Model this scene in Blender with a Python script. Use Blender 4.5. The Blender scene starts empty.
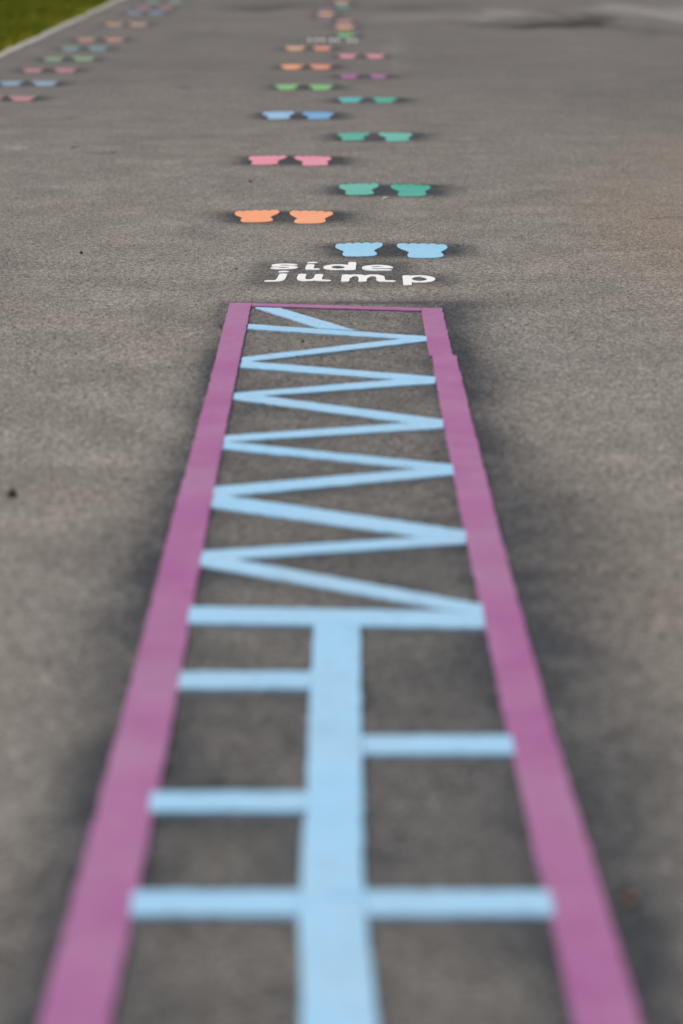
import bpy, bmesh, math, random
import numpy as np
from mathutils import Vector, Matrix

random.seed(7)
rng = np.random.default_rng(7)
sc = bpy.context.scene
COL = sc.collection

# ------------------------------------------------------------------ camera
W, H = 683, 1024
LENS = 85.0
F = LENS / 36.0 * H              # focal length in pixels
CAM_H = 1.0                      # camera height above the ground
HORIZON = -105.0                 # image row of the horizon
PITCH = math.atan((H / 2 - HORIZON) / F)
CP, SP = math.cos(PITCH), math.sin(PITCH)


def g(px, py, z=0.004):
    """point of the marking surface (4 mm proud of the asphalt) seen at an image position, used to survey the layout"""
    a, b = px - W / 2, H / 2 - py
    dy = CP * F + SP * b
    dz = -SP * F + CP * b
    t = (CAM_H - z) / -dz
    return (a * t, dy * t)


# ------------------------------------------------------------------ helpers
def tag(o, label=None, cat=None, group=None, kind=None):
    if label: o['label'] = label
    if cat: o['category'] = cat
    if group: o['group'] = group
    if kind: o['kind'] = kind
    return o


def link(name, me, mat=None, parent=None, loc=(0, 0, 0)):
    o = bpy.data.objects.new(name, me)
    COL.objects.link(o)
    o.location = loc
    if mat is not None and me is not None:
        me.materials.append(mat)
    if parent is not None:
        o.parent = parent
        o.location = Vector(loc) - parent.location
    return o


def empty(name, loc):
    o = bpy.data.objects.new(name, None)
    COL.objects.link(o)
    o.location = loc
    o.empty_display_size = 0.1
    return o


def rough_outline(pts, step=0.03, amp=0.0008):
    out = []
    n = len(pts)
    for i in range(n):
        a, b = np.array(pts[i]), np.array(pts[(i + 1) % n])
        L = np.linalg.norm(b - a)
        k = max(1, int(L / step))
        nrm = np.array([-(b - a)[1], (b - a)[0]]) / max(L, 1e-9)
        for j in range(k):
            p = a + (b - a) * j / k
            if j > 0:
                p = p + nrm * rng.normal(0, amp)
            out.append((float(p[0]), float(p[1])))
    return out


def slab(pts, h, z0=-0.002, bevel=0.0012):
    """preformed marking sheet: a flat polygon with thickness and a softened upper edge"""
    bm = bmesh.new()
    area = sum(pts[i][0] * pts[(i + 1) % len(pts)][1] - pts[(i + 1) % len(pts)][0] * pts[i][1] for i in range(len(pts)))
    if area < 0:
        pts = pts[::-1]
    n = len(pts)
    P = np.array(pts)
    prv, nxt = np.roll(P, 1, 0), np.roll(P, -1, 0)
    tg = nxt - prv
    tg /= np.maximum(np.linalg.norm(tg, axis=1, keepdims=True), 1e-9)
    inn = np.stack([-tg[:, 1], tg[:, 0]], 1)
    Q = P + inn * bevel
    v0 = [bm.verts.new((x, y, z0)) for x, y in P]
    v1 = [bm.verts.new((x, y, h - bevel)) for x, y in P]
    v2 = [bm.verts.new((x, y, h)) for x, y in Q]
    for i in range(n):
        j = (i + 1) % n
        bm.faces.new((v0[i], v0[j], v1[j], v1[i]))
        bm.faces.new((v1[i], v1[j], v2[j], v2[i]))
    es = [bm.edges.get((v2[i], v2[(i + 1) % n])) for i in range(n)]
    bmesh.ops.triangle_fill(bm, edges=es, use_beauty=True)
    bm.normal_update()
    for f in bm.faces:
        if f.normal.z < -0.5:
            f.normal_flip()
    return bm


def to_mesh(bm, name, origin=(0, 0)):
    me = bpy.data.meshes.new(name)
    if origin != (0, 0):
        bmesh.ops.translate(bm, verts=bm.verts, vec=(-origin[0], -origin[1], 0))
    bm.to_mesh(me)
    bm.free()
    return me


# ------------------------------------------------------------------ materials
def nodes(name):
    m = bpy.data.materials.new(name)
    m.use_nodes = True
    nt = m.node_tree
    b = nt.nodes['Principled BSDF']
    return m, nt, b


def N(nt, typ, **kw):
    n = nt.nodes.new(typ)
    for k, v in kw.items():
        if k in n.inputs.keys():
            n.inputs[k].default_value = v
        else:
            setattr(n, k, v)
    return n


def ramp(nt, src, stops):
    r = nt.nodes.new('ShaderNodeValToRGB')
    e = r.color_ramp.elements
    while len(e) < len(stops):
        e.new(0.5)
    for el, (p, c) in zip(e, stops):
        el.position = p
        el.color = (c, c, c, 1) if not hasattr(c, '__len__') else (*c, 1)
    nt.links.new(src, r.inputs['Fac'])
    return r.outputs['Color']


def math_n(nt, op, a, b=None, c=None, clamp=False):
    n = nt.nodes.new('ShaderNodeMath')
    n.operation = op
    n.use_clamp = clamp
    for i, v in enumerate((a, b, c)):
        if v is None: continue
        if isinstance(v, (int, float)):
            n.inputs[i].default_value = v
        else:
            nt.links.new(v, n.inputs[i])
    return n.outputs[0]


def mix(nt, fac, a, b, mode='MIX'):
    n = nt.nodes.new('ShaderNodeMix')
    n.data_type = 'RGBA'
    n.blend_type = mode
    for sock, v in ((n.inputs[0], fac), (n.inputs[6], a), (n.inputs[7], b)):
        if isinstance(v, (int, float)):
            sock.default_value = v
        elif isinstance(v, tuple):
            sock.default_value = (*v, 1)
        else:
            nt.links.new(v, sock)
    return n.outputs[2]


def noise(nt, vec, scale, detail=4, rough=0.55):
    n = N(nt, 'ShaderNodeTexNoise', Scale=scale, Detail=detail, Roughness=rough)
    nt.links.new(vec, n.inputs['Vector'])
    return n.outputs['Fac']


def world_pos(nt):
    return nt.nodes.new('ShaderNodeNewGeometry').outputs['Position']


ASPHALT_A = (0.180, 0.164, 0.146)
ASPHALT_B = (0.298, 0.274, 0.242)
SCORCH = (0.060, 0.063, 0.070)


def asphalt_material():
    m, nt, b = nodes('weathered_asphalt')
    P = world_pos(nt)
    big = noise(nt, P, 0.55, 3, 0.5)
    mid = noise(nt, P, 4.0, 4, 0.55)
    fine = noise(nt, P, 210, 2, 0.6)
    # aggregate stones
    vor = N(nt, 'ShaderNodeTexVoronoi', Scale=215.0)
    nt.links.new(P, vor.inputs['Vector'])
    stone = N(nt, 'ShaderNodeSeparateColor')
    nt.links.new(vor.outputs['Color'], stone.inputs[0])
    vor2 = N(nt, 'ShaderNodeTexVoronoi', Scale=120.0)
    nt.links.new(P, vor2.inputs['Vector'])
    stone2 = N(nt, 'ShaderNodeSeparateColor')
    nt.links.new(vor2.outputs['Color'], stone2.inputs[0])
    c = mix(nt, ramp(nt, mid, [(0.3, 0.0), (0.7, 1.0)]), ASPHALT_A, ASPHALT_B)
    c = mix(nt, ramp(nt, big, [(0.38, 0.0), (0.66, 0.55)]), c, (0.245, 0.232, 0.212))
    # patches with a browner or a cooler binder
    patch = noise(nt, P, 1.7, 5, 0.6)
    c = mix(nt, ramp(nt, patch, [(0.45, 0.0), (0.7, 0.5)]), c, (0.265, 0.229, 0.202))
    # grazing-view darkening painted into the colour: duller and cooler further along
    grazing_dim = N(nt, 'ShaderNodeAttribute', attribute_name='grazing_dim').outputs['Fac']
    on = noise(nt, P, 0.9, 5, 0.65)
    c = mix(nt, math_n(nt, 'MULTIPLY', grazing_dim, math_n(nt, 'MULTIPLY_ADD', on, 1.1, 0.15), clamp=True), c, (0.143, 0.132, 0.128))
    tan = N(nt, 'ShaderNodeAttribute', attribute_name='tan').outputs['Fac']
    c = mix(nt, tan, c, (0.265, 0.208, 0.163))
    # scorched, tar-bled surface round the torched-on markings
    at = N(nt, 'ShaderNodeAttribute', attribute_name='scorch').outputs['Fac']
    sn = noise(nt, P, 9, 5, 0.65)
    sn2 = noise(nt, P, 2.6, 3, 0.55)
    k = math_n(nt, 'ADD', math_n(nt, 'MULTIPLY', ramp(nt, sn, [(0.32, 0.0), (0.66, 1.0)]), 0.35), math_n(nt, 'MULTIPLY', ramp(nt, sn2, [(0.36, 0.0), (0.62, 1.0)]), 0.42))
    s = math_n(nt, 'MULTIPLY', at, math_n(nt, 'ADD', k, 0.66), clamp=True)
    c = mix(nt, s, c, SCORCH)
    # signed old stains: damp dips and pale areas
    st = N(nt, 'ShaderNodeAttribute', attribute_name='stain').outputs['Fac']
    dark = math_n(nt, 'MULTIPLY', st, math_n(nt, 'ADD', math_n(nt, 'MULTIPLY', sn2, 1.2), 0.4), clamp=True)
    pale = math_n(nt, 'MULTIPLY', st, -1.0, clamp=True)
    c = mix(nt, dark, c, (0.055, 0.050, 0.048))
    c = mix(nt, pale, c, (0.36, 0.345, 0.33))
    # grain
    gr = ramp(nt, stone.outputs[0], [(0.06, 0.30), (0.30, 0.87), (0.75, 1.04), (0.95, 1.65)])
    c = mix(nt, 1.0, c, gr, 'MULTIPLY')
    gr2 = math_n(nt, 'MULTIPLY_ADD', stone2.outputs[1], 0.24, 0.90)
    c = mix(nt, 1.0, c, gr2, 'MULTIPLY')
    pits = ramp(nt, fine, [(0.30, 0.45), (0.42, 1.0)])
    c = mix(nt, 1.0, c, pits, 'MULTIPLY')
    nt.links.new(c, b.inputs['Base Color'])
    b.inputs['Roughness'].default_value = 0.92
    b.inputs['Specular IOR Level'].default_value = 0.12
    bmp = N(nt, 'ShaderNodeBump', Strength=0.22, Distance=0.004)
    hgt = math_n(nt, 'ADD', math_n(nt, 'MULTIPLY', vor.outputs['Distance'], -60.0), math_n(nt, 'MULTIPLY', fine, 1.2))
    nt.links.new(hgt, bmp.inputs['Height'])
    bmp.inputs['Distance'].default_value = 0.002
    nt.links.new(bmp.outputs[0], b.inputs['Normal'])
    return m


def marking_material(name, col, pale=0.35, dirt=0.25, worn=0.0):
    """preformed thermoplastic: glass-bead speckle, slight wear and grime"""
    m, nt, b = nodes(name)
    P = world_pos(nt)
    inf = nt.nodes.new('ShaderNodeObjectInfo').outputs['Random']
    base = mix(nt, math_n(nt, 'MULTIPLY', inf, 0.55), col, tuple(c + (0.62 - c) * 0.12 for c in col))
    wear = noise(nt, P, 4.5, 6, 0.65)
    c = mix(nt, ramp(nt, wear, [(0.40, 0.0), (0.66, min(1.0, pale * 2))]), base, tuple(min(1, c * 0.82 + 0.12) for c in col))
    scuff = noise(nt, P, 2.2, 6, 0.7)
    c = mix(nt, ramp(nt, scuff, [(0.48, 0.0), (0.70, 0.15 if col[1] < 0.7 else 0.0)]), c, (0.30, 0.27, 0.25))
    gr = noise(nt, P, 30, 6, 0.7)
    c = mix(nt, ramp(nt, gr, [(0.52, 0.0), (0.8, dirt)]), c, (0.12, 0.11, 0.10))
    if worn:
        wn = noise(nt, P, 16, 5, 0.7)
        c = mix(nt, ramp(nt, wn, [(0.34, worn * 0.55), (0.62, worn)]), c, (0.215, 0.195, 0.178))
    bead = noise(nt, P, 320, 2, 0.6)
    c = mix(nt, 1.0, c, ramp(nt, bead, [(0.25, 0.78), (0.6, 1.05)]), 'MULTIPLY')
    fl = noise(nt, P, 55, 2, 0.5)
    c = mix(nt, ramp(nt, fl, [(0.72, 0.0), (0.76, 0.7)]), c, (0.07, 0.065, 0.065))
    nt.links.new(c, b.inputs['Base Color'])
    b.inputs['Roughness'].default_value = 0.6
    b.inputs['Specular IOR Level'].default_value = 0.2
    bmp = N(nt, 'ShaderNodeBump', Strength=0.35, Distance=0.002)
    nt.links.new(noise(nt, P, 110, 3, 0.6), bmp.inputs['Height'])
    nt.links.new(bmp.outputs[0], b.inputs['Normal'])
    return m


def plain_material(name, a, bcol, scale=40, rough=0.8, detail=5, bump=0.3):
    m, nt, b = nodes(name)
    P = world_pos(nt)
    f = noise(nt, P, scale, detail, 0.65)
    c = mix(nt, ramp(nt, f, [(0.35, 0.0), (0.68, 1.0)]), a, bcol)
    nt.links.new(c, b.inputs['Base Color'])
    b.inputs['Roughness'].default_value = rough
    bmp = N(nt, 'ShaderNodeBump', Strength=bump, Distance=0.003)
    nt.links.new(noise(nt, P, scale * 4, 3, 0.6), bmp.inputs['Height'])
    nt.links.new(bmp.outputs[0], b.inputs['Normal'])
    return m


M = {
    'asphalt': asphalt_material(),
    'purple': marking_material('purple_marking', (0.36, 0.105, 0.292)),
    'sky_blue': marking_material('light_blue_marking', (0.335, 0.615, 0.86)),
    'foot_blue': marking_material('pale_blue_marking', (0.31, 0.62, 0.86)),
    'mid_blue': marking_material('mid_blue_marking', (0.13, 0.36, 0.66)),
    'pale_mid_blue': marking_material('soft_blue_marking', (0.27, 0.50, 0.74)),
    'orange': marking_material('orange_marking', (0.93, 0.36, 0.17)),
    'salmon': marking_material('salmon_marking', (0.80, 0.28, 0.16)),
    'peach': marking_material('peach_marking', (0.76, 0.40, 0.22)),
    'teal': marking_material('teal_marking', (0.028, 0.375, 0.275)),
    'pale_teal': marking_material('pale_teal_marking', (0.085, 0.45, 0.355)),
    'aqua': marking_material('aqua_marking', (0.07, 0.42, 0.42)),
    'pink': marking_material('pink_marking', (0.78, 0.25, 0.34)),
    'rose': marking_material('rose_marking', (0.62, 0.20, 0.27)),
    'green': marking_material('green_marking', (0.17, 0.50, 0.15)),
    'white': marking_material('white_marking', (0.88, 0.88, 0.87), pale=0.0, dirt=0.08),
    'concrete': plain_material('concrete_edging', (0.42, 0.38, 0.33), (0.56, 0.52, 0.46), 9, 0.85),
    'soil': plain_material('lawn_soil', (0.018, 0.022, 0.008), (0.035, 0.045, 0.012), 4, 0.9),
    'stone': plain_material('dark_stone', (0.015, 0.013, 0.013), (0.04, 0.035, 0.032), 120, 0.7),
    'chip': plain_material('pale_chip', (0.42, 0.36, 0.29), (0.62, 0.55, 0.47), 90, 0.7),
    'leaf': plain_material('dry_leaf', (0.20, 0.11, 0.055), (0.36, 0.22, 0.12), 60, 0.65),
    'twig': plain_material('dry_twig', (0.12, 0.08, 0.055), (0.22, 0.16, 0.11), 70, 0.8),
}

for _k, _c in (('rose', (0.58, 0.17, 0.22)), ('pale_mid_blue', (0.22, 0.44, 0.68)), ('green', (0.20, 0.46, 0.20)), ('aqua', (0.12, 0.40, 0.44)),
               ('salmon', (0.74, 0.27, 0.17)), ('peach', (0.72, 0.40, 0.24)), ('mid_blue', (0.13, 0.32, 0.66)), ('pale_teal', (0.16, 0.46, 0.38)), ('pink', (0.70, 0.25, 0.32)),
               ('purple', (0.36, 0.10, 0.29)), ('white', (0.7, 0.7, 0.68))):
    M['worn_' + _k] = marking_material('worn_' + _k + '_marking', _c, worn=0.55 if _k != 'pink' else 0.3)

# ------------------------------------------------------------------ survey of the course (image rows -> ground)
L_OUT = [(229.8, 303), (207.7, 390), (174.5, 512), (121, 720), (39, 1024), (-8, 1200)]
L_IN = [(251.7, 303), (233.6, 390), (210, 512), (173, 720), (110, 1024), (75, 1200)]
R_IN_A = [(421, 308), (429.6, 355.5)]
R_OUT_A = [(442.3, 308), (453.2, 355.5)]
R_IN_B = [(432.3, 355.5), (437.8, 390), (461, 512), (505.7, 720), (576, 1024), (617, 1200)]
R_OUT_B = [(456.5, 355.5), (465, 390), (495, 512), (551, 720), (643, 1024), (696, 1200)]


def gpoly(pl): return [g(*p) for p in pl]


def ix(gp, Y):
    ys = np.array([p[1] for p in gp][::-1]); xs = np.array([p[0] for p in gp][::-1])
    return np.interp(Y, ys, xs)


GL_OUT, GL_IN = gpoly(L_OUT), gpoly(L_IN)
GR_IN, GR_OUT = gpoly(R_IN_A + R_IN_B[1:]), gpoly(R_OUT_A + R_OUT_B[1:])

# zigzag: corner bundles (end top, end bottom, inner notch), alternating right and left
CORNERS = [
    ((427, 335.5), (427, 341.2), (399.5, 338.4)),
    ((242.6, 356.3), (240.3, 367.3), (253, 361.2)),
    ((435.4, 375.9), (435.6, 383.5), (395.7, 378.9)),
    ((234.3, 392.2), (233.3, 399), (265.7, 395.4)),
    ((443.6, 418.8), (444.2, 428), (408, 422.2)),
    ((224.9, 434), (222.6, 449.5), (239, 441.4)),
    ((453.6, 463.0), (454.6, 475.5), (409.3, 468.3)),
    ((212.6, 485.3), (208.7, 507.5), (239, 495.5)),
    ((465.2, 528.7), (467, 544), (412, 536.4)),
    ((201.6, 549.3), (198.5, 565.5), (245, 558.5)),
    ((483, 602.6), (487, 626.6), (447, 610.6)),
]
CORNERS = [((a[0], a[1] + (1.5 if i > 4 else 0.6)), (b[0], b[1] - (1.5 if 4 < i < 10 else 0.6)), (n[0] + (1 if i % 2 == 0 else -1) * (12 if i > 4 else 4), n[1])) for i, (a, b, n) in enumerate(CORNERS)]
ZIG = []     # polygons in image rows
mid = lambda a, b: ((a[0] + b[0]) / 2, (a[1] + b[1]) / 2)
# first stroke, from the left end
ZIG.append([(248.3, 323.8), CORNERS[0][0], mid(CORNERS[0][0], CORNERS[0][1]), CORNERS[0][2], (247.3, 328.4)])
for a, b in zip(CORNERS[:-1], CORNERS[1:]):
    ZIG.append([a[2], mid(a[0], a[1]), a[1], b[2], mid(b[0], b[1]), b[0]])
CL = [((247.8, 326), mid(CORNERS[0][0], CORNERS[0][1]))]
for a, b in zip(CORNERS[:-1], CORNERS[1:]):
    CL.append((mid(a[0], a[1]), mid(b[0], b[1])))
EXTRA = [(255.2, 307.1), (280.7, 307.9), (356.0, 330.3), (321.5, 328.0)]   # the broad entry stroke
RUNGS = [
    ([(190, 606), (447, 610.9), (484.9, 614.7), (486.5, 627), (187, 622.3)], (187, 614), (486, 620)),
    ([(181, 671), (311.9, 671), (311.0, 687.6), (178, 687.6)], (178, 680), (312, 680)),
    ([(362.2, 735), (512.5, 735), (516, 753), (362.8, 753)], (362, 744), (515, 744)),
    ([(152, 791.3), (307.2, 791.3), (305.4, 810), (148.5, 810)], (149, 801), (306, 801)),
    ([(133.5, 890), (300.6, 890), (299.4, 914), (129, 914)], (130, 902), (300, 902)),
    ([(364.0, 890), (550.5, 890), (555.5, 914), (367.0, 914)], (365, 902), (555, 902)),
]
SPINE_A = ([(314.2, 623.9), (311, 680), (307, 790), (300, 896)], [(360.4, 625.1), (361.7, 734), (363.4, 860), (364.2, 896)])
SPINE_B = ([(300, 896.6), (299.5, 925), (302, 1024), (304, 1200)], [(364.4, 896.6), (368.5, 935), (379, 1024), (400, 1200)])

# ------------------------------------------------------------------ footprints: (material L, material R, L box, R box)
# box: left edge and right edge at the toes, the same at the heel, far row, near row
MAIN = [
    ('foot_blue', 'foot_blue', (334.5, 383, 343.5, 376.8, 241.8, 255.7), (395.8, 446.8, 409.7, 444, 242.4, 257.2)),
    ('orange', 'orange', (234.5, 280, 241, 272.6, 209.3, 221.5), (290, 334.4, 293.6, 325.7, 209.8, 222.8)),
    ('pale_teal', 'teal', (338.4, 378.8, 345.8, 374.4, 182.9, 194.3), (390.2, 430.8, 398.5, 426.8, 183.8, 195.7)),
    ('pink', 'pink', (249.4, 287.8, 251, 276.7, 155, 164.2), (293.7, 331.0, 303, 329.5, 155.3, 165)),
    ('teal', 'pale_teal', (337.6, 370, 340.7, 365, 131.5, 140.3), (378, 412, 387, 410, 132, 140.7)),
    ('pale_mid_blue', 'mid_blue', (262.3, 294.6, 268, 290, 111, 118.8), (302, 334, 308.4, 330, 111.2, 119)),
    ('aqua', 'teal', (337.5, 363.5, 340.4, 360.5, 96, 103), (372.8, 398, 375, 394, 96, 103.2)),
    ('green', 'green', (274.8, 299.3, 278, 296, 83.3, 90), (309, 333.6, 312, 330, 83.5, 90.2)),
    ('purple', 'purple', (339, 359, 342, 357, 73, 79), (369.5, 388, 372, 386, 73, 79)),
    ('orange', 'salmon', (281, 304, 283, 300, 63.3, 69.8), (309.8, 332.4, 312, 330, 63.3, 69.8)),
    ('pink', 'pink', (338, 357.5, 340, 355, 53, 58.8), (365.6, 385.5, 368, 383, 53, 58.8)),
    ('peach', 'salmon', (285, 306, 287, 303, 45, 51), (313, 332.6, 315, 330, 45, 51)),
]
MAIN_TXT = [
    'light blue {s} footprint beside the white lettering',
    'bright orange {s} footprint of the nearest orange pair, left of the lane centre',
    '{s} footprint of the nearest teal pair, beyond the light blue one',
    'pink {s} footprint of the nearest pink pair, beyond the bright orange pair',
    '{s} footprint of the second teal pair, just beyond the nearest pink pair',
    'blue {s} footprint of the middle lane pair, nearer than the green pair',
    '{s} footprint of the third teal pair, beyond the mid blue pair',
    'grass green {s} footprint of the only bright green pair in the middle lane',
    'purple {s} footprint of the only purple pair in the middle lane',
    'salmon orange {s} footprint of the second orange pair, beyond the bright green pair',
    'far pink {s} footprint of the second pink pair in the middle lane',
    'pale orange {s} footprint of the farthest orange pair, before the blurred white writing',
]
SIDE = [
    ('rose', 'rose', (-22, 3.5, -20, 2, 95, 101.3), (9, 36, 11, 33, 95, 101.3)),
    ('pale_mid_blue', 'pale_mid_blue', (-1, 23, 1, 21, 80, 86), (32, 58.5, 35, 55, 80, 86)),
    ('rose', 'rose', (22.5, 44.5, 24, 42, 67, 73), (53.5, 77.5, 56, 75, 67, 73)),
    ('green', 'green', (43, 64.5, 45, 62, 55.8, 61.8), (72.5, 96, 75, 93, 55.5, 61.5)),
    ('aqua', 'aqua', (61, 80, 63, 78, 46, 51), (88, 108, 90, 106, 46, 51)),
    ('salmon', 'salmon', (76.5, 96.5, 78, 94, 37, 42), (104.5, 125, 107, 122, 37, 42)),
    ('peach', 'peach', (105, 123.5, 107, 121, 21.5, 27), (129, 148, 131, 145, 21.5, 27)),
    ('mid_blue', 'mid_blue', (126, 143, 128, 141, 10.5, 15), (148, 165, 150, 163, 10.5, 15)),
    ('rose', 'rose', (136, 151, 138, 149, 5, 9.5), (158, 173, 160, 171, 5, 9.5)),
    ('pale_teal', 'pale_teal', (145, 161, 147, 159, -0.5, 4), (167, 183, 169, 181, -0.5, 4)),
]
SIDE_TXT = [
    'dull pink {s} footprint at the left picture edge, nearest pair of the side lane',
    'blue {s} footprint of the nearest blue pair in the side lane',
    'rose pink {s} footprint of the side lane pair between blue and green pairs',
    'soft green {s} footprint of the only green pair in the side lane',
    'faded aqua {s} footprint of the side lane pair beyond the green one',
    'salmon {s} footprint of the side lane pair nearest the concrete edging',
    'peach {s} footprint of the second orange toned pair in the side lane',
    'far blue {s} footprint of the farther blue pair in the side lane',
    'faint pink {s} footprint of the farthest pink pair in the side lane',
    'pale teal {s} footprint of the farthest pair in the side lane, at the top edge',
]
HOPS = [
    ('green', 'R', (336, 356, 338, 354, 32.5, 37.5), 'green single footprint touching the blurred white writing far up the lane'),
    ('peach', 'R', (334.5, 355, 336.5, 353, 24, 30), 'peach single footprint just beyond the green single footprint'),
    ('worn_pink', 'R', (336, 353.5, 338, 351, 19, 23.5), 'pink single footprint beyond the peach one on the right of the lane'),
    ('worn_purple', 'L', (318, 334.5, 320, 332, 16, 20.2), 'purple single footprint nearest of its column on the left of the lane'),
    ('peach', 'L', (317, 335, 319, 333, 11.3, 16.2), 'peach single footprint between two purple single footprints'),
    ('worn_purple', 'L', (318.5, 334.5, 320, 332, 7.2, 11), 'purple single footprint beyond the peach one on the left of the lane'),
    ('pale_teal', 'R', (335, 350.5, 337, 348, 4.2, 8), 'pale teal single footprint far up the lane near the top edge'),
    ('peach', 'R', (334, 349.5, 336, 347, 0, 3.8), 'peach single footprint farthest up the lane at the top edge'),
]


def foot_unit():
    """left footprint, toes up: x in -0.5..0.5 (big toe to +x), y in 0..1"""
    base = [(-0.20, 0.015), (-0.02, 0.0), (0.17, 0.015), (0.29, 0.05), (0.35, 0.13), (0.345, 0.25), (0.31, 0.34),
            (0.305, 0.43), (0.36, 0.53), (0.43, 0.63), (0.475, 0.72)]
    # toes from big (right) to little (left): centre x, half width, base y, height
    toes = [(0.375, 0.125, 0.84, 0.15), (0.16, 0.097, 0.905, 0.075), (-0.025, 0.094, 0.90, 0.072),
            (-0.205, 0.094, 0.875, 0.075), (-0.385, 0.094, 0.815, 0.095)]
    out = list(base)
    for cx, hw, by, hh in toes:
        for k in range(0, 9):
            a = math.pi * k / 8
            out.append((cx + hw * math.cos(a), by + hh * math.sin(a) ** 0.8))
    out += [(-0.49, 0.70), (-0.455, 0.60), (-0.39, 0.50), (-0.335, 0.42), (-0.32, 0.34), (-0.345, 0.25), (-0.345, 0.13), (-0.29, 0.05)]
    return out


FOOT = foot_unit()


def footprint(mat, side, box, label, group):
    xl, xr, hl, hr, yt, yb = box
    heel = np.array(g((hl + hr) / 2, yb))
    toe = np.array(g((xl + xr) / 2, yt))
    # toe width is read a little below the far row, at the ball of the foot
    yball = yt + 0.28 * (yb - yt)
    wid = g(xr, yball)[0] - g(xl, yball)[0]
    ax = toe - heel
    L = np.linalg.norm(ax)
    if L > wid * 2.7:                     # far rows are blurred longer than they are
        c = (toe + heel) / 2
        L = wid * 2.55
        u = ax / np.linalg.norm(ax)
        heel = c - u * L / 2
    u = ax / np.linalg.norm(ax)
    v = np.array([u[1], -u[0]])
    s = 1 if side == 'L' else -1
    pts = []
    for x, y in FOOT:
        p = v * (x * s * wid) + u * ((y - 0.5) * L)
        pts.append((float(p[0]), float(p[1])))
    c = heel + u * L / 2
    o = link('painted_footprint', to_mesh(slab(pts, 0.0028), 'footprint'), M[mat], None, (c[0], c[1], 0))
    tag(o, label, 'footprint', group)
    return (c, u, wid, L)


pair_boxes = []
for (ml, mr, bl, br), txt in zip(MAIN, MAIN_TXT):
    a = footprint(ml, 'L', bl, txt.format(s='left'), 'painted footprints in the middle lane')
    b = footprint(mr, 'R', br, txt.format(s='right'), 'painted footprints in the middle lane')
    pair_boxes.append((a, b))
for (ml, mr, bl, br), txt in zip(SIDE, SIDE_TXT):
    ml, mr = 'worn_' + ml, 'worn_' + mr
    a = footprint(ml, 'L', bl, txt.format(s='left'), 'painted footprints in the side lane')
    b = footprint(mr, 'R', br, txt.format(s='right'), 'painted footprints in the side lane')
    pair_boxes.append((a, b))
for mt, sd, bx, lab in HOPS:
    a = footprint(mt, sd, bx, lab, 'single hopping footprints far up the lane')
    pair_boxes.append((a, a))

# ------------------------------------------------------------------ the jump course
frame = tag(empty('course_frame', (*g(332, 330), 0)), 'purple rectangular frame of the long jumping course, thin bar at its far end', 'frame marking')


def strip(pl_out, pl_in, y0, y1, name, parent, mat, h, trim=0.0):
    """a length of band between two surveyed edges, cut at image rows y0 (far) and y1 (near)"""
    Y0, Y1 = g(0, y0)[1] - trim, g(0, y1)[1] + trim
    Ys = np.linspace(Y0, Y1, 7)
    a = [(float(ix(pl_out, y)), float(y)) for y in Ys]
    b = [(float(ix(pl_in, y)), float(y)) for y in Ys]
    return link(name, to_mesh(slab(rough_outline(a + b[::-1], 0.015, 0.0009), h), name), M[mat], parent, (0, 0, 0))


Lrows = [303, 357, 438, 545, 690, 880, 1200]
for y0, y1 in zip(Lrows[:-1], Lrows[1:]):
    strip(GL_OUT, GL_IN, y0, y1, 'rail_strip', frame, 'purple', 0.0046, 0.0)
strip(gpoly(R_OUT_A), gpoly(R_IN_A), 308, 341, 'rail_strip', frame, 'purple', 0.0046, 0.0)
strip(gpoly(R_OUT_A), gpoly(R_IN_A), 341, 355.5, 'rail_strip', frame, 'purple', 0.0046, 0.0)
Rrows = [355.5, 446, 470, 590, 740, 930, 1200]
for y0, y1 in zip(Rrows[:-1], Rrows[1:]):
    strip(gpoly(R_OUT_B), gpoly(R_IN_B), y0, y1, 'rail_strip', frame, 'purple', 0.0046, 0.0)
bar = [g(*p) for p in [(252.2, 303.2), (420.6, 307.9), (420.8, 310.6), (251.6, 305.9)]]
link('end_bar', to_mesh(slab(rough_outline(bar, 0.015, 0.0010), 0.0046), 'end_bar'), M['purple'], frame)

zig = tag(empty('zigzag_marking', (*g(332, 450), 0)), 'light blue zigzag line crossing inside the far half of the purple frame', 'zigzag marking')
for poly in ZIG:
    link('zigzag_stroke', to_mesh(slab(rough_outline([g(*p) for p in poly], 0.015, 0.0010), 0.004), 'stroke'), M['sky_blue'], zig)
link('entry_stroke', to_mesh(slab(rough_outline([g(*p) for p in EXTRA], 0.015, 0.0010), 0.0044), 'stroke'), M['sky_blue'], zig)

ladder = tag(empty('ladder_marking', (*g(332, 760), 0)), 'light blue ladder shape with a broad spine and staggered rungs in the near half', 'ladder marking')
for poly, _, _ in RUNGS:
    link('rung', to_mesh(slab(rough_outline([g(*p, 0.006) for p in poly], 0.015, 0.0009), 0.006), 'rung'), M['sky_blue'], ladder)
for lft, rgt in (SPINE_A, SPINE_B):
    pts = [g(*p, 0.0056) for p in lft] + [g(*p, 0.0056) for p in rgt[::-1]]
    link('spine', to_mesh(slab(rough_outline(pts, 0.015, 0.0009), 0.0056), 'spine'), M['sky_blue'], ladder)

# ------------------------------------------------------------------ lettering
def arc(cx, cy, rx, ry, a0, a1, n=14):
    return [(cx + rx * math.cos(math.radians(a0 + (a1 - a0) * k / n)), cy + ry * math.sin(math.radians(a0 + (a1 - a0) * k / n))) for k in range(n + 1)]


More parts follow.
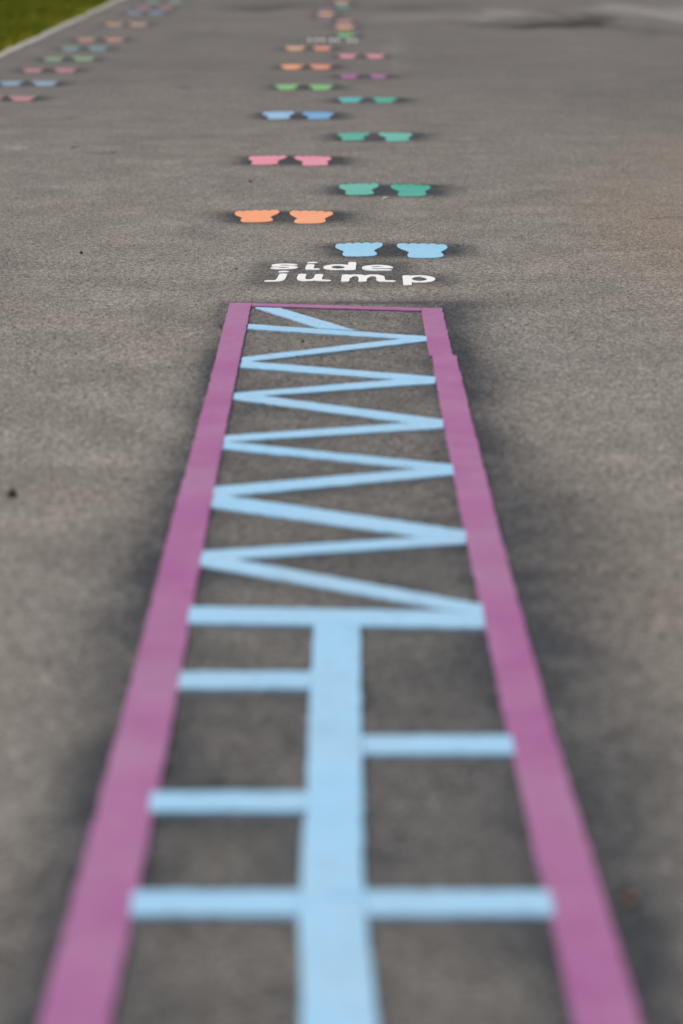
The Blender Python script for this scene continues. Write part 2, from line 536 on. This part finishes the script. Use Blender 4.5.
def stroke_letter(strokes, rx, ry, cell):
    """union of pen strokes (x in metres, y in metres along the ground) as one slab, by marching squares"""
    P = np.array([p for s in strokes for p in s])
    x0, y0 = P.min(0) - (rx * 1.6, ry * 1.6)
    x1, y1 = P.max(0) + (rx * 1.6, ry * 1.6)
    xs = np.arange(x0, x1 + cell, cell); ys = np.arange(y0, y1 + cell, cell)
    X, Y = np.meshgrid(xs, ys)
    D = np.full(X.shape, 9.0)
    for s in strokes:
        for (ax, ay), (bx, by) in zip(s[:-1], s[1:]):
            ax_, ay_, bx_, by_ = ax / rx, ay / ry, bx / rx, by / ry
            px, py = X / rx - ax_, Y / ry - ay_
            dx, dy = bx_ - ax_, by_ - ay_
            L2 = dx * dx + dy * dy
            t = np.clip((px * dx + py * dy) / L2, 0, 1) if L2 > 1e-12 else 0
            D = np.minimum(D, np.hypot(px - t * dx, py - t * dy))
    Fv = 1.0 - D
    bm = bmesh.new()
    cache = {}

    def vert(key, p):
        if key not in cache:
            cache[key] = bm.verts.new((p[0], p[1], 0.0022))
        return cache[key]
    ny, nx = X.shape
    for j in range(ny - 1):
        for i in range(nx - 1):
            cs = [(i, j), (i + 1, j), (i + 1, j + 1), (i, j + 1)]
            vals = [Fv[c[1], c[0]] for c in cs]
            if max(vals) <= 0:
                continue
            loop = []
            for k in range(4):
                a, b_ = cs[k], cs[(k + 1) % 4]
                va, vb = vals[k], vals[(k + 1) % 4]
                if va > 0:
                    loop.append(vert(('c', a), (xs[a[0]], ys[a[1]])))
                if (va > 0) != (vb > 0):
                    t = va / (va - vb)
                    t = min(max(t, 0.02), 0.98)
                    key = ('e',) + tuple(sorted((a, b_)))
                    loop.append(vert(key, (xs[a[0]] + (xs[b_[0]] - xs[a[0]]) * t, ys[a[1]] + (ys[b_[1]] - ys[a[1]]) * t)))
            if len(loop) >= 3:
                try:
                    bm.faces.new(loop)
                except ValueError:
                    pass
    be = [e for e in bm.edges if len(e.link_faces) == 1]
    r = bmesh.ops.extrude_edge_only(bm, edges=be)
    for v in [e for e in r['geom'] if isinstance(e, bmesh.types.BMVert)]:
        v.co.z = -0.002
    bmesh.ops.recalc_face_normals(bm, faces=bm.faces)
    return bm


def letter_strokes(ch):
    """unit pen paths: x 0..1 over the letter's width, y 0 baseline .. 1 x-height"""
    if ch == 's':
        return [arc(0.5, 0.76, 0.45, 0.24, 25, 180, 10) + arc(0.5, 0.76, 0.45, 0.25, 180, 270, 6)[1:] + arc(0.5, 0.26, 0.48, 0.25, 90, 0, 6)[1:] + arc(0.5, 0.26, 0.48, 0.26, 0, -155, 10)[1:]]
    if ch == 'i':
        return [[(0.22, 0.95), (0.22, 0.2), (0.32, 0.04), (0.95, 0.0)], [(0.18, 1.50), (0.42, 1.50)]]
    if ch == 'd':
        return [arc(0.43, 0.5, 0.41, 0.5, 0, 360, 28), [(0.94, 1.55), (0.94, 0.0)], [(0.8, 0.0), (0.94, 0.0)], [(0.80, 0.80), (0.94, 0.70)], [(0.80, 0.2), (0.94, 0.25)]]
    if ch == 'e':
        return [[(0.06, 0.47), (0.98, 0.53)] + arc(0.5, 0.53, 0.48, 0.47, 0, 180, 16)[1:] + arc(0.5, 0.5, 0.48, 0.5, 180, 290, 10)[1:] + [(0.93, 0.02)]]
    if ch == 'j':
        return [[(0.82, 1.0), (0.82, 0.12), (0.70, -0.10), (0.5, -0.18), (0.04, -0.18)], [(0.68, 1.48), (0.86, 1.48)]]
    if ch == 'u':
        return [[(0.06, 1.0), (0.06, 0.45), (0.12, 0.14), (0.26, 0.0), (0.42, 0.02), (0.56, 0.18), (0.63, 0.40)], [(0.63, 1.0), (0.63, 0.25), (0.70, 0.05), (0.97, 0.0)]]
    if ch == 'm':
        return [[(0.06, 1.0), (0.06, 0.0)], [(0.06, 0.45), (0.12, 0.8), (0.22, 1.0), (0.31, 1.0), (0.385, 0.82), (0.40, 0.5), (0.40, 0.0)],
                [(0.40, 0.45), (0.46, 0.8), (0.56, 1.0), (0.65, 1.0), (0.735, 0.82), (0.75, 0.5), (0.75, 0.25), (0.80, 0.04), (0.97, 0.0)]]
    if ch == 'p':
        return [[(0.08, 1.0), (0.08, -0.44)], arc(0.54, 0.5, 0.43, 0.5, 0, 360, 28), [(0.08, 0.7), (0.2, 0.78)], [(0.08, 0.28), (0.2, 0.2)]]


TILT = {'s': 0.45, 'i': 0.5, 'd': 0.2, 'e': 0.25, 'j': 0.55, 'u': 0.6, 'm': 0.3, 'p': 0.05}


def word(name, label, letters, base_a, base_b, xh_px):
    """letters: (char, left px, right px) measured along the baseline"""
    A, B = np.array(g(*base_a)), np.array(g(*base_b))
    ex = (B - A) / (base_b[0] - base_a[0])         # metres per pixel along the baseline
    exn = ex / np.linalg.norm(ex)
    ey = np.array([-exn[1], exn[0]])
    C = (A + B) / 2
    mx = (base_a[0] + base_b[0]) / 2
    xh = g(mx, (base_a[1] + base_b[1]) / 2 - xh_px)[1] - g(mx, (base_a[1] + base_b[1]) / 2)[1]
    root = tag(empty(name, (C[0], C[1], 0)), label, 'lettering')
    k = np.linalg.norm(ex)
    rx, ry = 0.0112, 0.0122
    for ch, l, r_ in letters:
        w = (r_ - l) * k - 2 * rx
        st = [[(rx + x * w, ry + y * (xh - 2 * ry)) for x, y in s] for s in letter_strokes(ch)]
        bm = stroke_letter(st, rx, ry, 0.0035)
        p = A + ex * (l - base_a[0])
        me = to_mesh(bm, 'letter')
        o = link('letter', me, M['white'], root, (p[0], p[1], 0))
        o.rotation_euler.z = math.atan2(exn[1], exn[0]) * TILT[ch]
    return C


word('painted_word', 'white painted word side, the far line of lettering beyond the purple frame',
     [('s', 268.5, 297.6), ('i', 302.5, 320.5), ('d', 322.4, 357.2), ('e', 361.2, 393.4)], (270, 268.4), (393, 270.3), 5.7)
word('painted_word', 'white painted word jump, the near line of lettering beyond the purple frame',
     [('j', 264.0, 287.0), ('u', 293.6, 332), ('m', 338, 397.5), ('p', 401.2, 437)], (264, 279.7), (437, 282.2), 7.1)

# far, unreadable white writing up the lane: short broken pen strokes
far = tag(empty('faded_writing', (*g(325, 38), 0)), 'blurred unreadable white writing far up the lane beside a green footprint', 'lettering')
for x0, x1, row in [(307.5, 313, 38.6), (314, 319, 38.6), (320, 325, 38.6), (328.5, 333.5, 38.7), (334.5, 339, 38.7), (346, 351, 39.3), (352.5, 357, 39.3)]:
    a = g(x0, row + 1.5); b = g(x1, row - 1.5)
    w = b[0] - a[0]; hgt = 0.17
    st = [[(0.02, 0), (w * 0.5, hgt), (w - 0.008, 0.02)]] if x0 % 2 < 1 else [arc(w / 2, hgt / 2, w / 2 - 0.012, hgt / 2, 60, 330, 12)]
    link('letter', to_mesh(stroke_letter(st, 0.010, 0.014, 0.006), 'letter'), M['white'], far, (a[0], a[1], 0))

# ------------------------------------------------------------------ asphalt sheet with scorch / stain attributes
Xf = np.arange(-3.2, 3.2001, 0.02)
Xo = 3.2 + np.cumsum(0.03 * 1.16 ** np.arange(54)); Xo = Xo[Xo < 500]
EDGE = -2.15
xs = np.concatenate([-0 + Xf, Xo])
xs = xs[xs > EDGE + 0.001]
xs = np.concatenate([[EDGE], xs])
ys = [1.2]
while ys[-1] < 70: ys.append(ys[-1] * 1.0062)
ys = np.array([-60, -20, -8, -3, -1, 0, 0.5, 0.9] + ys + [90, 130, 200, 320, 500, 800, 1500])
X, Y = np.meshgrid(xs, ys)
sc_ = np.zeros(X.shape)


def add(a, b): return 1 - (1 - a) * (1 - b)


Ytop = g(332, 303)[1]; Ybot = 0.6
dyv = np.maximum(Y - Ytop, 0)
lo, li, ri, ro = ix(GL_OUT, Y), ix(GL_IN, Y), ix(GR_IN, Y), ix(GR_OUT, Y)
inY = (Y > Ybot)
wobR = 1 + 0.25 * np.sin(Y * 2.1 + 0.6) + 0.16 * np.sin(Y * 5.3)
wobL = 1 + 0.25 * np.sin(Y * 1.7 + 2.0) + 0.16 * np.sin(Y * 4.1)
nearer = 1 + 0.7 * np.clip((4.6 - Y) / 1.8, 0, 1)  # scorch widened towards the camera, also painting in the vignetted lower corners
wobR *= 1 + 0.35 * (nearer - 1)
wobL *= nearer
dl = np.hypot(np.maximum(lo - X, 0), dyv * 1.2)
dr = np.hypot(np.maximum(X - ro, 0), dyv * 2.2)
outside = np.maximum(np.where(X < (lo + ro) / 2, np.exp(-(dl / (0.048 * wobL)) ** 1.4), 0) * 0.90,
                     np.where(X >= (lo + ro) / 2, np.exp(-(dr / (0.112 * wobR)) ** 1.7), 0) * 0.90)
inside = (X > lo) & (X < ro) & (Y < Ytop)
s_in = 0.24 + 0.28 * np.clip((6.0 - Y) / 2.5, 0, 1) + 0.30 * np.exp(-np.maximum(np.minimum(X - li, ri - X), 0) / 0.045)
near = np.full(X.shape, 9.0)
msk = inside & inY
segs = [(g(*a), g(*b)) for a, b in CL] + [(g(*a), g(*b)) for _, a, b in RUNGS] + [(g(336, 624), g(338, 896)), (g(334, 896), g(350, 1200))]
xm, ym = X[msk], Y[msk]
nd = np.full(xm.shape, 9.0)
for (ax, ay), (bx, by) in segs:
    dx, dy = bx - ax, by - ay
    t = np.clip(((xm - ax) * dx + (ym - ay) * dy) / (dx * dx + dy * dy), 0, 1)
    nd = np.minimum(nd, np.hypot(xm - ax - t * dx, (ym - ay - t * dy) * 0.8))
near[msk] = nd
s_in = add(np.clip(s_in, 0, 1), 0.35 * np.exp(-(near / 0.06) ** 2))
course = np.where(inside, s_in, outside) * inY
sc_ = add(sc_, np.clip(course, 0, 1))
for (ca, ua, wa, La), (cb, ub, wb, Lb) in pair_boxes:
    c = (ca + cb) / 2
    hw = abs(cb[0] - ca[0]) / 2 + wa / 2 - 0.02
    hl = La / 2 - 0.06
    dx = np.maximum(np.abs(X - c[0] - 0.012) - hw, 0) / 0.085
    dy = np.maximum(np.abs(Y - c[1]) - hl, 0) / 0.075
    sc_ = add(sc_, 0.97 * np.exp(-(dx * dx + dy * dy)))
for a, b, st in (((268, 266), (398, 266), 0.58), ((262, 278), (440, 279), 0.58), ((305, 38), (358, 38), 0.35)):
    A, B = g(*a), g(*b)
    dx = (np.maximum(np.abs(X - (A[0] + B[0]) / 2) - (B[0] - A[0]) / 2, 0)) / 0.045
    dy = np.maximum(np.abs(Y - (A[1] + B[1]) / 2) - 0.05, 0) / 0.07
    sc_ = add(sc_, st * np.exp(-(dx * dx + dy * dy)))

stain = np.zeros(X.shape)
tanv = np.zeros(X.shape)
# (px, py, half-width px, half-height px, strength)
for px, py, wx, wy, s in [(262, 8.0, 42, 2.6, 0.75), (430, 8, 60, 3, 0.28), (330, 4, 130, 4, 0.22), (565, 26, 52, 3.0, 1.2), (500, 24.5, 55, 2.2, 0.7), (545, 20, 40, 4.0, 0.35),
                          (588, 18, 28, 5.5, 0.8), (560, 8, 60, 3, 0.15), (660, 33, 32, 3.5, 0.30), (185, 87, 7, 1.6, 0.45), (70, 117, 6, 1.5, 0.5), (190, 36, 30, 6, 0.12),
                          (40, 230, 60, 40, 0.10), (640, 100, 90, 20, 0.10),
                          (665, 12, 60, 8, -0.55), (590, 8, 40, 3, -0.2), (505, 14, 40, 4.5, -0.42), (395, 46, 14, 12, -0.15), (545, 92, 14, 9, -0.10), (15, 146, 14, 2.2, -0.45), (60, 286, 16, 2, -0.2),
                          (500, 330, 60, 25, -0.06), (410, 17, 60, 3, -0.22)]:
    c = g(px, py)
    rx = abs(g(px + wx, py)[0] - c[0]); ry = abs(g(px, py - wy)[1] - g(px, py + wy)[1]) / 2
    Xw = X + 0.10 * np.sin(3.1 * Y + 1.3 * X) * rx
    Yw = Y + ry * (0.45 * np.sin(2.3 * X / max(rx, 0.1) + 0.7) + 0.22 * np.sin(6.1 * X / max(rx, 0.1)) + 0.15 * np.sin(1.9 * Y))
    q = ((Xw - c[0]) / rx) ** 2 + ((Yw - c[1]) / ry) ** 2
    stain += s * np.exp(-q ** 1.5)
for px, py, wx, wy, s in [(655, 225, 70, 60, 0.55), (690, 160, 60, 30, 0.4), (640, 600, 60, 120, 0.15)]:
    c = g(px, py)
    rx = abs(g(px + wx, py)[0] - c[0]); ry = abs(g(px, py - wy)[1] - g(px, py + wy)[1]) / 2
    tanv += s * np.exp(-((X - c[0]) / rx) ** 2 - ((Y - c[1]) / ry) ** 2)

ny, nx = X.shape
V = np.stack([X.ravel(), Y.ravel(), np.zeros(X.size)], 1)
idx = np.arange(X.size).reshape(ny, nx)
Fc = np.stack([idx[:-1, :-1], idx[:-1, 1:], idx[1:, 1:], idx[1:, :-1]], -1).reshape(-1, 4)


def np_mesh(name, V, Fc, k):
    me = bpy.data.meshes.new(name)
    me.vertices.add(len(V)); me.vertices.foreach_set('co', V.astype(np.float32).ravel())
    me.loops.add(Fc.size); me.loops.foreach_set('vertex_index', Fc.astype(np.int32).ravel())
    me.polygons.add(len(Fc))
    me.polygons.foreach_set('loop_start', np.arange(0, Fc.size, k, dtype=np.int32))
    me.polygons.foreach_set('loop_total', np.full(len(Fc), k, dtype=np.int32))
    me.update(); me.validate()
    return me


me = np_mesh('asphalt', V, Fc, 4)
grazing_dim_mask = np.clip((Y + 0.25 * X - 7.0) / 7.0, 0, 1)  # distance mask for the grazing-view darkening painted into the asphalt
for nm, arr in (('scorch', sc_), ('grazing_dim', grazing_dim_mask), ('stain', stain), ('tan', np.clip(tanv, 0, 1))):
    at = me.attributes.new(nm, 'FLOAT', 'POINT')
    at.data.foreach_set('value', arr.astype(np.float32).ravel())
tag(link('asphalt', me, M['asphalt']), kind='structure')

# ------------------------------------------------------------------ edging, lawn and grass
bm = bmesh.new()
y = -20.0
KX0, KX1 = EDGE - 0.085, EDGE
while y < 160:
    L = 0.997
    r = bmesh.ops.create_cube(bm, size=1.0)
    bmesh.ops.scale(bm, verts=r['verts'], vec=(KX1 - KX0, L, 0.2))
    bmesh.ops.translate(bm, verts=r['verts'], vec=((KX0 + KX1) / 2 + random.uniform(-.003, .003), y + L / 2, -0.1 + 0.007 + random.uniform(-.003, .003)))
    y += 1.0
bmesh.ops.bevel(bm, geom=[e for e in bm.edges], offset=0.006, segments=2, affect='EDGES')
tag(link('kerb', to_mesh(bm, 'kerb'), M['concrete']), kind='structure')

gy = np.array([-60, -10, 0] + list(np.arange(4, 70, 1.0)) + [90, 140, 300, 700, 1500])
gx = np.concatenate([-500 + np.zeros(1), [-200, -80, -40, -25], np.arange(-18, -2.3, 0.7), [EDGE - 0.08]])
GX, GY = np.meshgrid(gx, gy)
GZ = -0.01 + 0.02 * np.sin(GX * 1.3 + GY * 0.7) * (GX < -3)
idx = np.arange(GX.size).reshape(GX.shape)
Fl = np.stack([idx[:-1, :-1], idx[:-1, 1:], idx[1:, 1:], idx[1:, :-1]], -1).reshape(-1, 4)
tag(link('lawn', np_mesh('lawn', np.stack([GX.ravel(), GY.ravel(), GZ.ravel()], 1), Fl, 4), M['soil']), kind='structure')

nb = 150000
by = 9 + 41 * rng.random(nb) ** 1.15
bx = (EDGE - 0.07) - 6.2 * rng.random(nb) ** 1.5
cl = 0.5 + 0.5 * np.sin(bx * 3.1 + 1.3 * np.sin(by * 1.1)) * np.sin(by * 1.7 + 0.8 * np.sin(bx * 2.3))
hgt = (0.035 + 0.05 * rng.random(nb)) * (0.65 + 0.7 * cl)
ang = rng.random(nb) * 2 * np.pi
wd = 0.004 + 0.005 * rng.random(nb)
lean = rng.normal(0, 0.45, (nb, 2)) * hgt[:, None]
p0 = np.stack([bx - np.cos(ang) * wd, by - np.sin(ang) * wd, np.full(nb, -0.02)], 1)
p1 = np.stack([bx + np.cos(ang) * wd, by + np.sin(ang) * wd, np.full(nb, -0.02)], 1)
p2 = np.stack([bx + lean[:, 0], by + lean[:, 1], hgt], 1)
GV = np.stack([p0, p1, p2], 1).reshape(-1, 3)
m, nt, b = nodes('grass_blades')
Pn = world_pos(nt)
gn = noise(nt, Pn, 0.8, 4, 0.6)
gf = noise(nt, Pn, 14, 3, 0.6)
c = mix(nt, ramp(nt, gn, [(0.38, 0.0), (0.62, 1.0)]), (0.11, 0.19, 0.008), (0.27, 0.26, 0.014))
c = mix(nt, ramp(nt, gf, [(0.4, 0.0), (0.75, 0.55)]), c, (0.40, 0.34, 0.05))
nt.links.new(c, b.inputs['Base Color'])
b.inputs['Roughness'].default_value = 0.6
b.inputs['Specular IOR Level'].default_value = 0.08
tag(link('grass', np_mesh('grass', GV, np.arange(3 * nb).reshape(-1, 3), 3), m),
    'short olive green lawn grass behind the concrete edging', 'grass', kind='stuff')

# ------------------------------------------------------------------ litter on the asphalt
def pebble(px, py, r, mat, label, squash=0.6, name='pebble', cat='pebble'):
    bm = bmesh.new()
    bmesh.ops.create_icosphere(bm, subdivisions=3, radius=1.0)
    ph = [random.uniform(0, 6) for _ in range(6)]
    for v in bm.verts:
        x, y_, z = v.co
        k = 1 + 0.18 * math.sin(2.3 * x + ph[0]) + 0.15 * math.sin(2.9 * y_ + ph[1]) + 0.12 * math.sin(3.7 * z + ph[2]) + 0.05 * math.sin(9 * x + 8 * y_ + ph[3])
        v.co = Vector((x * k * r, y_ * k * r * 0.85, z * k * r * squash))
    for f in bm.faces: f.smooth = True
    x, y_ = g(px, py)
    o = link(name, to_mesh(bm, name), M[mat], None, (x, y_, r * squash * 0.75))
    o.rotation_euler.z = random.uniform(0, 6)
    return tag(o, label, cat)


def leaf(px, py, L, mat, label, rz):
    bm = bmesh.new()
    rows = []
    n = 12
    for i in range(n + 1):
        t = i / n
        w = 0.32 * L * math.sin(math.pi * t ** 0.85) ** 0.8 + 0.004 * L
        row = []
        for k in range(-3, 4):
            u = k / 3
            z = 0.10 * L * abs(u) ** 1.4 * math.sin(math.pi * t) + 0.10 * L * (2 * t - 1) ** 2 + 0.015 * L * math.sin(9 * t + 2 * k)
            row.append(bm.verts.new(((t - 0.5) * L, u * w, z + 0.002)))
        rows.append(row)
    for a, c_ in zip(rows[:-1], rows[1:]):
        for k in range(6):
            bm.faces.new((a[k], a[k + 1], c_[k + 1], c_[k]))
    r = bmesh.ops.solidify(bm, geom=list(bm.faces), thickness=0.0006)
    for f in bm.faces: f.smooth = True
    # stalk
    q = bmesh.ops.create_cone(bm, cap_ends=True, segments=6, radius1=0.0010, radius2=0.0007, depth=0.35 * L)
    bmesh.ops.rotate(bm, verts=q['verts'], cent=(0, 0, 0), matrix=Matrix.Rotation(math.pi / 2 + 0.25, 3, 'Y'))
    bmesh.ops.translate(bm, verts=q['verts'], vec=(-0.66 * L, 0, 0.085 * L))
    x, y_ = g(px, py)
    o = link('fallen_leaf', to_mesh(bm, 'leaf'), M[mat], None, (x, y_, 0.002))
    o.rotation_euler.z = rz
    return tag(o, label, 'leaf')


def twig(pts_px, r, label):
    P = [Vector((*g(*p), r * 1.1 + 0.004 * math.sin(i * 2.1) ** 2)) for i, p in enumerate(pts_px)]
    bm = bmesh.new()
    prev = None
    for i, p in enumerate(P):
        d = (P[min(i + 1, len(P) - 1)] - P[max(i - 1, 0)]).normalized()
        s = d.cross(Vector((0, 0, 1))).normalized(); u = s.cross(d)
        rr = r * (1 - 0.5 * i / len(P)) * (1 + 0.2 * math.sin(i * 3))
        ring = [bm.verts.new(p - P[0] + (s * math.cos(a) + u * math.sin(a)) * rr) for a in [k * math.pi / 3 for k in range(6)]]
        if prev:
            for k in range(6):
                bm.faces.new((prev[k], prev[(k + 1) % 6], ring[(k + 1) % 6], ring[k]))
        prev = ring
    bmesh.ops.recalc_face_normals(bm, faces=bm.faces)
    return tag(link('twig', to_mesh(bm, 'twig'), M['twig'], None, P[0]), label, 'twig')


pebble(12, 494, 0.0085, 'stone', 'dark pebble near the left picture edge, level with the zigzag', 0.7)
pebble(81, 252, 0.0055, 'stone', 'small black pebble on bare asphalt left of the white lettering', 0.6)
pebble(236.5, 268, 0.0033, 'stone', 'tiny dark grain just left of the word side', 0.7)
pebble(220, 325, 0.0036, 'stone', 'tiny dark grain touching the outer edge of the left purple rail', 0.7)
pebble(303, 340.5, 0.0036, 'stone', 'tiny dark grain between the first zigzag strokes', 0.7)
pebble(386, 197.2, 0.0135, 'chip', 'pale flat stone chip just in front of the nearest teal footprints', 0.25, 'stone_chip', 'stone chip')
pebble(250.5, 181, 0.007, 'stone', 'dark speck of grit between the nearest pink and orange footprints', 0.5)
leaf(113, 152.5, 0.030, 'leaf', 'small curled brown leaf at the end of a thin twig', 0.6)
leaf(73, 146.5, 0.040, 'chip', 'pale dry leaf lying flat on asphalt left of the curled brown one', 2.6)
leaf(629, 900, 0.022, 'leaf', 'small orange brown leaf right of the near purple rail', 1.2)
leaf(59, 288, 0.018, 'chip', 'thin pale leaf scrap on asphalt well left of the purple frame', 0.1)
twig([(84, 151.5), (92, 152.6), (101, 153.2), (110, 153.6)], 0.0014, 'thin bent twig leading to the small curled brown leaf')
twig([(650, 218), (660, 217.2), (672, 217.0), (690, 215.5)], 0.0011, 'long dark twig lying at the right picture edge')

# ------------------------------------------------------------------ light
SUN_EL, SUN_AZ = math.radians(54), math.radians(-80)     # high, beyond the course and to the left
w = bpy.data.worlds.new('World')
sc.world = w
w.use_nodes = True
nt = w.node_tree
bg = nt.nodes['Background']
sky = nt.nodes.new('ShaderNodeTexSky')
sky.sky_type = 'NISHITA'
sky.sun_disc = False
sky.sun_elevation = SUN_EL
sky.sun_rotation = SUN_AZ
sky.air_density = 1.0
sky.dust_density = 4.0
sky.ozone_density = 1.0
hs = nt.nodes.new('ShaderNodeHueSaturation')     # overcast: a thin cloud layer takes most blue out of the sky
hs.inputs['Saturation'].default_value = 0.35
nt.links.new(sky.outputs[0], hs.inputs['Color'])
nt.links.new(hs.outputs[0], bg.inputs['Color'])
bg.inputs['Strength'].default_value = 0.10
sl = bpy.data.lights.new('sun', 'SUN')
sl.energy = 1.3
sl.angle = math.radians(14)
sl.color = (1.0, 0.95, 0.88)
so = bpy.data.objects.new('sun', sl)
COL.objects.link(so)
d = Vector((math.sin(SUN_AZ) * math.cos(SUN_EL), math.cos(SUN_AZ) * math.cos(SUN_EL), math.sin(SUN_EL)))
so.rotation_euler = (-d).to_track_quat('-Z', 'Y').to_euler()
so.location = d * 30

# ------------------------------------------------------------------ camera object
cam = bpy.data.cameras.new('camera')
cam.sensor_fit = 'VERTICAL'
cam.sensor_height = 36.0
cam.sensor_width = 24.0
cam.lens = LENS
cam.clip_start = 0.05
cam.clip_end = 5000
co = bpy.data.objects.new('camera', cam)
COL.objects.link(co)
co.location = (0, 0, CAM_H)
co.rotation_euler = (math.pi / 2 - PITCH, 0, 0)
fx, fy = g(341, 268)
cam.dof.use_dof = True
cam.dof.focus_distance = fy * CP + CAM_H * SP
cam.dof.aperture_fstop = 2.6
cam.dof.aperture_blades = 9
sc.camera = co

sc.render.resolution_x, sc.render.resolution_y = W, H
vs = sc.view_settings
vs.view_transform = 'Standard'
vs.look = 'None'
vs.exposure = 0.28
vs.gamma = 1.0
vs.use_curve_mapping = False
